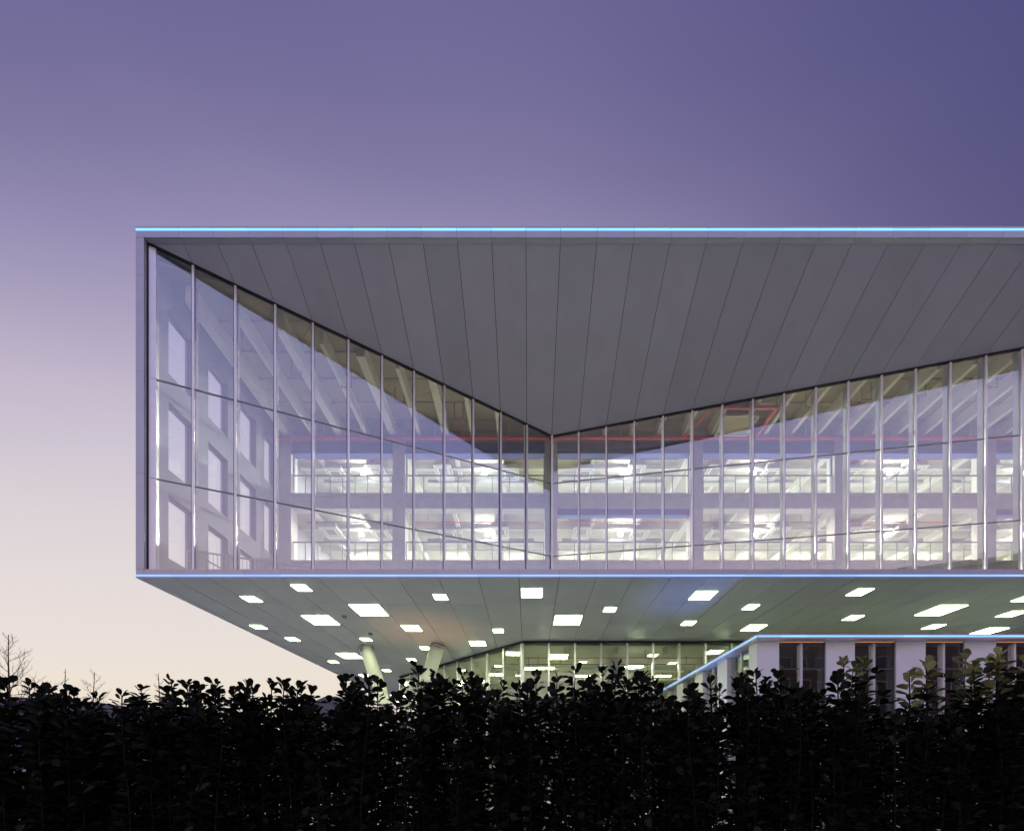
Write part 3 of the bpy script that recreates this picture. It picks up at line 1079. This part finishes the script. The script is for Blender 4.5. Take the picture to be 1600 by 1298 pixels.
# in-ground uplights whose glow shows on the soffit
for (px, d, m, wh, colr, watt, cone) in ((668, 19.6, 'uplight_orange', 'orange ground uplight at the foot of the slanted columns', (1.0, 0.45, 0.16), 560, 46),
                                         (1092, 15.3, 'uplight_blue', 'blue ground uplight under the soffit left of the pavilion', (0.16, 0.26, 1.0), 600, 40)):
    u = empty('ground_uplight', ((px - 826) / F * d, d, 0))
    tag(u, wh, 'lamp', 'ground uplights')
    inst(MB().tube((0, 0, 0.0), (0, 0, .03), .20, .19, 20).mesh('housing', 'grille_grey'), 'housing', u, (0, 0, 0))
    inst(MB().tube((0, 0, .031), (0, 0, .036), .13, .13, 20).mesh('lens', m), 'lens', u, (0, 0, 0))
    sl = bpy.data.lights.new('beam', 'SPOT')
    sl.energy = watt
    sl.color = colr
    sl.spot_size = R(cone)
    sl.spot_blend = 1.0
    sl.shadow_soft_size = .1
    so = bpy.data.objects.new('beam', sl)
    COL.objects.link(so)
    so.parent = u
    so.location = (0, 0, .06)
    so.rotation_euler = (R(180), 0, 0)

# ------------------------------------------------------------------ ground-floor glass hall
hall = empty('ground_floor_hall', (4, 26, 0))
tag(hall, 'lit ground-floor glass hall under the soffit with a slanting left side', 'building')
ZHT = ZB0 - .02
A = Vector((-.3, 21.1, 0))
Bv = Vector((-9.2, 29.3, 0))
Cc = Vector((18.5, 21.1, 0))


def hall_run(p, q, nb):
    t = (q - p).normalized()
    n = Vector((t.y, -t.x, 0))
    if n.y > 0:
        n = -n
    L = (q - p).length / nb
    for i in range(nb + 1):
        c = p + t * (L * i)
        obox(MB(), c, t, n, .045, -.16, .06, 0, ZHT - .10).build('mullion', 'mullion_metal', hall)
        if i < nb:
            m_ = c + t * (L / 2)
            obox(MB(), m_, t, n, L / 2 - .047, -.008, .008, E + 3.52, ZHT - .10).build('pane', 'hall_glass', hall)
            obox(MB(), m_, t, n, L / 2 - .047, -.03, .02, E + 2.3, E + 3.5).build('spandrel_panel', 'dark_panel', hall)
            obox(MB(), m_, t, n, L / 2 - .047, -.008, .008, .05, E + 2.28).build('pane', 'hall_glass', hall)
    c = (p + q) / 2
    obox(MB(), c, t, n, (q - p).length / 2, -.1, .08, ZHT - .098, ZHT).build('head_trim', 'gasket', hall)


hall_run(A, Cc, 14)
hall_run(Bv, A - Vector((.05, -.04, 0)), 9)
DHB = 31.0
MB().box(-9.2, 18.5, DHB, DHB + .2, 0, ZHT - .1).build('rear_wall', 'room_white', hall)
MB().box(18.55, 18.7, 21.2, DHB, 0, ZHT - .1).build('end_wall', 'room_white', hall)
hc = MB()
lp = [(-.2, 21.3), (18.5, 21.3), (18.5, DHB), (-9.1, DHB), (-9.1, 29.6)]
hc.prism([(x, d, ZHT - .16) for x, d in lp], [(x, d, ZHT - .11) for x, d in lp])
hc.build('ceiling', 'beam_cream', hall)
hf = MB().prism([(x, d, E + 2.5) for x, d in lp], [(x, d, E + 2.7) for x, d in lp])
hf.build('upper_floor', 'room_grey', hall)
for k, x in enumerate([-3.2, -.6, 2.0, 4.6, 7.2, 9.8, 12.4, 15]):
    d1 = 21.6 if x > -.3 else 21.6 + (-.3 - x) * .92 + .3
    MB().box(x - .12, x + .12, d1, DHB - .01, ZHT - .50, ZHT - .163).build('ceiling_beam', 'beam_cream', hall)
for dd in (24.2, 27.2):
    x0 = -2.2 if dd < 26 else -5.0
    MB().box(x0, 18.4, dd, dd + .2, ZHT - .72, ZHT - .503).build('cross_beam', 'room_white', hall)
for (x, d, w) in ((4.6, 22.3, .5), (-.4, 22.6, .4), (9.6, 22.3, .5)):
    MB().box(x - w / 2, x + w / 2, d, d + .5, E + 2.705, ZHT - .51).build('pillar', 'concrete', hall)
HN = ['first from its left end', 'second from its left end', 'behind its glass corner', 'fourth from its left end', 'in the middle, near the glass', 'in the middle, farther back', 'third from its right end', 'last before its right end']
for k, (x, d) in enumerate([(-4.2, 27.6), (-2.0, 25.2), (1.0, 23.6), (3.4, 25.6), (6.0, 23.2), (8.4, 25.6), (11, 23.4), (14, 25)]):
    l = empty('hall_lamp', (x, d, ZHT - .80))
    tag(l, f'long ceiling light inside the ground-floor hall, {HN[k]}', 'lamp', 'ceiling lights of the ground-floor hall')
    inst(MB().box(-.45, .45, -.11, .11, 0, .03).mesh('diffuser', 'hall_tube'), 'diffuser', l, (0, 0, 0))
    inst(MB().box(-.48, .48, -.13, .13, .031, .08).mesh('housing', 'white_paint'), 'housing', l, (0, 0, 0))
    inst(MB().tube((0, 0, .08), (0, 0, .28), .012, k=5).mesh('stem', 'grille_grey'), 'stem', l, (0, 0, 0))
hp = empty('hall_pipework', (6, 22.5, ZHT - .6))
tag(hp, 'thin red-brown sprinkler pipes under the ground-floor hall ceiling', 'pipe')
for k in range(3):
    MB().tube((-.2 - k * .9, 22.0 + k * 1.3, ZHT - .60 - k * .02), (18.2, 22.0 + k * 1.3, ZHT - .60 - k * .02), .02, k=5).build('run', 'red_pipe' if k != 1 else 'dark_pipe', hp)
dm = MB().tube((0, 0, 0), (0, 0, .44), .015, k=5).mesh('drop', 'dark_pipe')
for k in range(26):
    inst(dm, 'drop', hp, (-6 + k * .68 + .15 * math.sin(k * 5), -.5 + (k % 3) * 1.3, -.44 + .44 * (k % 2)))

# ------------------------------------------------------------------ white pavilion at the right
pav = empty('white_pavilion', (15, 17, 0))
tag(pav, 'low white pavilion with tall dark windows and a blue-lit roof edge', 'building')
DP = 12.5
XP, XPR = 7.0, 27.0
ZP1, ZP0 = E + (1197 - 990) / F * DP, E + (1197 - 997.5) / F * DP
MB().box(XP + .06, XPR, DP + .06, 24, ZP0 + .02, ZP1 - .01).build('roof', 'roof_membrane', pav)
MB().box(XP + .03, XPR, DP + .03, 24, ZP0 + .002, ZP0 + .018).build('eaves_soffit', 'pavilion_white', pav)
zl1, zl0 = E + (1197 - 992) / F * DP, E + (1197 - 994.6) / F * DP
nf = 27
for i in range(nf):
    a, b = XP + i * (XPR - XP) / nf + .003, XP + (i + 1) * (XPR - XP) / nf - .003
    MB().box(a, b, DP, DP + .03, ZP0, zl0 - .004).build('fascia_panel', 'fascia_metal', pav)
    MB().box(a, b, DP, DP + .03, zl1 + .004, ZP1).build('fascia_panel', 'fascia_metal', pav)
    MB().box(a, b, DP - .004, DP + .026, zl0, zl1).build('light_strip', 'led_blue', pav)
for i in range(12):
    a, b = DP + .035 + i * .72, DP + .035 + (i + 1) * .72 - .006
    MB().box(XP - .03, XP, a, b, ZP0, zl0 - .004).build('fascia_panel', 'fascia_metal', pav)
    MB().box(XP - .03, XP, a, b, zl1 + .004, ZP1).build('fascia_panel', 'fascia_metal', pav)
    MB().box(XP - .034, XP - .004, a, b, zl0, zl1).build('light_strip', 'led_blue', pav)
WP = DP + .22
PIL = [(7.12, 7.78), (9.29, 10.13), (11.48, 12.33), (13.63, 14.52), (15.88, 16.75), (18.05, 18.95), (20.25, 21.1), (22.4, 23.3), (24.6, 27.0)]
ZW = ZP0 - .004
zj = E + (1197 - 1089) / F * WP
for k, (a, b) in enumerate(PIL):
    # each pillar is splayed: its left edge set back a little
    for (z0, z1) in ((0.0, zj - .006), (zj + .006, ZW)):
        sp_ = .07
        bt = [(a, WP + sp_, z0), (b, WP, z0), (b, WP + .45, z0), (a, WP + .45, z0)]
        MB().prism(bt, [(x, y, z1) for x, y, _ in bt]).build('wall_panel', 'pavilion_white', pav)
for k in range(len(PIL) - 1):
    a, b = PIL[k][1], PIL[k + 1][0]
    y = WP + .12
    m_ = a + (b - a) * .49
    fr = MB().box(a, a + .03, y, y + .08, 0, ZW).box(b - .03, b, y, y + .08, 0, ZW)
    fr.box(a + .03, b - .03, y, y + .08, ZW - .05, ZW)
    fr.build('window_frame', 'window_frame', pav)
    MB().box(m_ - .035, m_ + .035, y - .05, y + .08, .0, ZW - .052).build('window_mullion', 'mullion_metal', pav)
    zt = [E + (1197 - 1116) / F * WP, E + (1197 - 1043) / F * WP]
    for (p, q) in ((a + .03, m_ - .035), (m_ + .035, b - .03)):
        for z in zt:
            MB().box(p, q, y + .01, y + .06, z - .018, z + .018).build('window_transom', 'window_frame', pav)
        for (z0, z1) in ((.05, zt[0] - .018), (zt[0] + .018, zt[1] - .018), (zt[1] + .018, ZW - .05)):
            MB().box(p, q, y + .03, y + .042, z0, z1).build('window_pane', 'pavilion_glass', pav)
    MB().box(a + .05, b - .05, WP + .085, WP + .115, ZW - .010, ZW - .002).build('warm_light_strip', 'warm_strip', pav)
# side wall
XW = XP + .12
SW = [(WP + .45, 13.25), (14.7, 15.45), (16.75, 17.55), (18.9, 19.7), (20.9, 21.0)]
for k, (a, b) in enumerate(SW):
    MB().box(XW, XW + .3, a, b, 0, ZW).build('wall_panel', 'pavilion_white', pav)
    if k < len(SW) - 1:
        c, e = b, SW[k + 1][0]
        m_ = (c + e) / 2
        MB().box(XW + .12, XW + .2, m_ - .03, m_ + .03, 0, ZW).build('window_mullion', 'mullion_metal', pav)
        for (p, q) in ((c + .01, m_ - .03), (m_ + .03, e - .01)):
            MB().box(XW + .15, XW + .16, p, q, .05, zt[0] - .02).build('window_pane', 'hall_glass', pav)
            MB().box(XW + .15, XW + .16, p, q, zt[0] + .02, ZW - .03).build('window_pane', 'hall_glass', pav)
            MB().box(XW + .13, XW + .18, p, q, zt[0] - .018, zt[0] + .018).build('window_transom', 'window_frame', pav)
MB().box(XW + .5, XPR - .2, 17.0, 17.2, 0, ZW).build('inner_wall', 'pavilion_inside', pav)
MB().box(XPR - .2, XPR, WP + .46, 24, 0, ZW).build('end_wall', 'pavilion_white', pav)
MB().box(12.36, 13.60, WP + .47, WP + .53, 0, zt[0] - .05).build('inner_door', 'door_beige', pav)
MB().box(12.36, 12.95, WP + .40, WP + .455, zt[0] - .42, zt[0] - .36).build('door_bar', 'red_pipe', pav)

# ------------------------------------------------------------------ brick block across the street (mirrored in the glass)
blk = empty('brick_block', (50, -38, 0))
tag(blk, 'dark brick block with white windows, seen mirrored in the pavilion windows', 'building')
MB().box(27, 74, -50, -34, 0, 29.5).build('wall', 'brick', blk)
MB().box(26.7, 74.3, -50.3, -33.7, 29.5, 30.2).build('roof', 'block_trim', blk)
wf = MB().box(-.75, .75, 0, .08, 0, 2.0).mesh('window', 'block_trim')
wp = MB().box(-.62, .62, .081, .11, .13, 1.87).mesh('window_pane', 'dark_panel')
for r in range(8):
    for c in range(16):
        o = inst(wf, 'window', blk, (-21.4 + c * 2.85, 4.003, 1.6 + r * 3.5))
        inst(wp, 'pane', o, (0, 0, 0))

# ------------------------------------------------------------------ the hedge: one shrub at a time
def leaf_mesh(seed):
    rnd = random.Random(seed)
    prof = [(0.0, 0.0), (0.10, 0.04), (0.34, 0.21), (0.62, 0.32), (0.84, 0.265), (0.96, 0.12), (1.0, 0.0)]
    curl = rnd.uniform(.05, .22)
    fold = rnd.uniform(.05, .16)
    V, Fc = [], []
    mid = []
    for (u, w) in prof:
        z = -curl * u * u
        mid.append(len(V))
        V.append((0, u, z))
        if w > 0:
            V.append((-w, u, z + fold * w * 2))
            V.append((w, u, z + fold * w * 2))
    # rows: mid, left, right
    rows_ = []
    i = 0
    for (u, w) in prof:
        if w > 0:
            rows_.append((i, i + 1, i + 2))
            i += 3
        else:
            rows_.append((i, None, None))
            i += 1
    for a, b in zip(rows_[:-1], rows_[1:]):
        for s in (1, 2):
            f = [a[0]] + ([a[s]] if a[s] is not None else []) + ([b[s]] if b[s] is not None else []) + [b[0]]
            Fc.append(tuple(f) if s == 2 else tuple(reversed(f)))
    return V, Fc


LEAFS = [leaf_mesh(s) for s in range(5)]
LEAF_ME = {}
for mname in ('leaf_dark', 'leaf_young_lit'):
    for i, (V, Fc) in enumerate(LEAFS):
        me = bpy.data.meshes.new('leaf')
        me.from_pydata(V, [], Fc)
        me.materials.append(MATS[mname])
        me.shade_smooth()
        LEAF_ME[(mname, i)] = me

SHRUBS = [  # photo x, top y, width px, light-painted young tips, label
    (-55, 1075, 70, 0, 'dark hedge shrub cut by the left edge of the picture'),
    (14, 1060, 45, 0, 'dark hedge shrub at the foot of the taller bare tree'),
    (80, 1058, 66, 0, 'dark hedge shrub between the two bare trees'),
    (145, 1064, 46, 0, 'dark hedge shrub below the shorter bare tree'),
    (190, 1088, 26, 0, 'low hedge shrub just left of the single tall stalk'),
    (214, 1052, 14, 0, 'single tall leafy hedge stalk below the overhanging corner'),
    (275, 1061, 48, 0, 'dark hedge shrub just right of the single tall stalk'),
    (345, 1055, 56, 0, 'dark hedge shrub against the cream sky, second right of the tall stalk'),
    (405, 1059, 44, 0, 'dark hedge shrub against the cream sky, third right of the tall stalk'),
    (462, 1058, 50, 0, 'dark hedge shrub in the right half of the cream sky gap'),
    (518, 1075, 12, 0, 'lone leafy stalk before the hip-roofed house'),
    (567, 1051, 56, 0, 'hedge shrub standing up before the left slanted column'),
    (613, 1084, 10, 0, 'lowest hedge stalk, in the gap between the slanted columns'),
    (667, 1033, 58, 0, 'tall hedge shrub before the right slanted column'),
    (733, 1044, 48, 0, 'hedge shrub before the slanting ground-floor glass'),
    (789, 1062, 34, 0, 'low hedge shrub just left of the ground-floor glass corner'),
    (840, 1040, 40, 0, 'hedge shrub below the corner of the ground-floor glass'),
    (900, 1038, 52, 0, 'hedge shrub before the middle of the ground-floor hall'),
    (968, 1034, 62, 0, 'bushy hedge shrub before the right half of the ground-floor hall'),
    (1047, 1053, 48, 0, 'hedge shrub below the end of the slanting blue edge'),
    (1088, 1070, 24, 0, 'low hedge shrub below the slanting blue pavilion edge'),
    (1150, 1043, 44, 0, 'hedge shrub left of the pavilion corner'),
    (1216, 1042, 54, 0, 'hedge shrub before the left half of the first pavilion window'),
    (1270, 1050, 40, 0, 'hedge shrub before the right half of the first pavilion window'),
    (1310, 1078, 14, 0, 'thin hedge stalk before the second white pavilion pillar'),
    (1374, 1022, 62, 1, 'hedge shrub with yellowish lit young tips before the second pavilion window'),
    (1440, 1102, 24, 0, 'low hedge shrub in the dip between the yellow-tipped and pale-tipped shrubs'),
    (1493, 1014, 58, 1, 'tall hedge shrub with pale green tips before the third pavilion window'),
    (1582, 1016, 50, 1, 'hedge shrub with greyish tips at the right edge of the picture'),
    (1650, 1040, 60, 0, 'hedge shrub cut by the right edge of the picture'),
]
DH = 3.05
leaf_total = 0


def basis(pos, dirv, up, s):
    y = dirv.normalized()
    x = y.cross(up)
    if x.length < 1e-3:
        x = y.orthogonal()
    x.normalize()
    z = x.cross(y)
    m = Matrix((x * s, y * s, z * s)).transposed().to_4x4()
    m.translation = pos
    return m


for si, (px, py, wpx, young, label) in enumerate(SHRUBS):
    rnd = random.Random(100 + si)
    x0 = (px - 826) / F * DH
    root = empty('hedge_shrub', (x0, DH, 0.1))
    tag(root, label, 'shrub', 'shrubs of the clipped hedge')
    wid = wpx / F * DH
    stems = MB()
    fv, ff = [], []
    singles = []
    nst = int(wpx / 4.6) + 3
    ntop = max(2, int(wpx / 7.5) + 1)
    nst += 4                                  # low stems that close the gap to the neighbours
    for k in range(nst):
        dd = DH + rnd.uniform(-.32, .36)
        if k == 0:
            fx_, drop = 0.0, 0
        elif k < ntop:
            fx_ = rnd.uniform(-.5, .5)
            drop = rnd.uniform(0, 30) + abs(fx_) * 16
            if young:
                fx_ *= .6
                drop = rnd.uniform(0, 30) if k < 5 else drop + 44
        elif k < nst - 4:
            fx_ = rnd.uniform(-.55, .55)
            drop = rnd.uniform(26, 62) + abs(fx_) * 20 + (40 if young else 0)
        else:
            fx_ = (rnd.uniform(-.5, .5) * wpx + rnd.choice((-1, 1)) * rnd.uniform(4, 24)) / wpx
            drop = rnd.uniform(1106, 1126) - py
        ztop = E + (1197 - py - drop - 10) / F * dd
        sx = x0 + fx_ * wid
        lean = rnd.uniform(-.10, .10) if k else rnd.uniform(-.03, .03)
        leany = rnd.uniform(-.08, .08)
        ph = rnd.uniform(0, 6)

        def at(z):
            t = z / ztop
            return Vector((sx + lean * t + .015 * math.sin(z * 5 + ph), dd + leany * t, z))
        z = .1
        prev = at(.1)
        while z < ztop - .02:
            z2 = min(z + .22, ztop)
            q = at(z2)
            stems.tube(prev, q, .009 * (1 - .72 * z / ztop) + .0012, .009 * (1 - .72 * z2 / ztop) + .0012, 5, False)
            prev, z = q, z2
        z = .45
        rot = rnd.uniform(0, 6)
        sp = rnd.uniform(.026, .036)
        while z < ztop:
            fromtop = ztop - z
            rot += math.pi / 2 + rnd.uniform(-.35, .35)
            p = at(z)
            nl = 2 if fromtop > .02 else 3
            for h in range(nl):
                if rnd.random() < .10:
                    continue
                a = rot + h * 2 * math.pi / nl + rnd.uniform(-.25, .25)
                el = (rnd.uniform(.15, .75) if fromtop > .06 else rnd.uniform(.7, 1.25))
                dv = Vector((math.cos(a) * math.cos(el), math.sin(a) * math.cos(el), math.sin(el)))
                size = rnd.uniform(.050, .092) * (1.0 if fromtop > .05 else .8)
                pet = p + dv * .012
                tilt = (Vector((0, 0, 1)) + Vector((rnd.uniform(-.7, .7), rnd.uniform(-.7, .7), 0))).normalized()
                m = basis(pet, dv, tilt, size)
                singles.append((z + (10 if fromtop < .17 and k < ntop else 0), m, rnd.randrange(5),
                                'leaf_young_lit' if (young and fromtop < .27 and k < 5) else 'leaf_dark'))
            # inner twigs thicken the body of the shrub
            if fromtop > .14 and rnd.random() < .55:
                a = rnd.uniform(0, 6.28)
                tw = Vector((math.cos(a), math.sin(a), .5)).normalized()
                q = p + tw * rnd.uniform(.06, .13)
                stems.tube(p, q, .0028, .0018, 4, False)
                for h in range(4):
                    a2 = rnd.uniform(0, 6.28)
                    dv = (tw * .6 + Vector((math.cos(a2), math.sin(a2), rnd.uniform(-.1, .7)))).normalized()
                    m = basis(q, dv, Vector((rnd.uniform(-.6, .6), rnd.uniform(-.6, .6), 1)).normalized(), rnd.uniform(.05, .09))
                    singles.append((z, m, rnd.randrange(5), 'leaf_dark'))
            z += sp * (.62 if fromtop < .12 else 1)
    singles.sort(key=lambda s: -s[0])
    NS = 60
    for (zz, m, li, mn) in singles[:NS]:
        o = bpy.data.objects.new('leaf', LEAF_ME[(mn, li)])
        COL.objects.link(o)
        o.parent = root
        o.matrix_basis = Matrix.Translation(-root.location) @ m
    young_lit_v, young_lit_f = [], []
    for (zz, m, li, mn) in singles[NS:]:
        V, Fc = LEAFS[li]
        tv, tf_ = (fv, ff) if mn == 'leaf_dark' else (young_lit_v, young_lit_f)
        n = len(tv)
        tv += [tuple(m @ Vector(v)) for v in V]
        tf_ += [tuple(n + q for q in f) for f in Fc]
        leaf_total += 1
    mb = MB()
    mb.v, mb.f = fv, ff
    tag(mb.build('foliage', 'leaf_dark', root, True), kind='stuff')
    if young_lit_v:
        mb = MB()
        mb.v, mb.f = young_lit_v, young_lit_f
        tag(mb.build('young_lit_foliage', 'leaf_young_lit', root, True), kind='stuff')
    stems.build('stem', 'bark', root)
print('leaves', leaf_total)
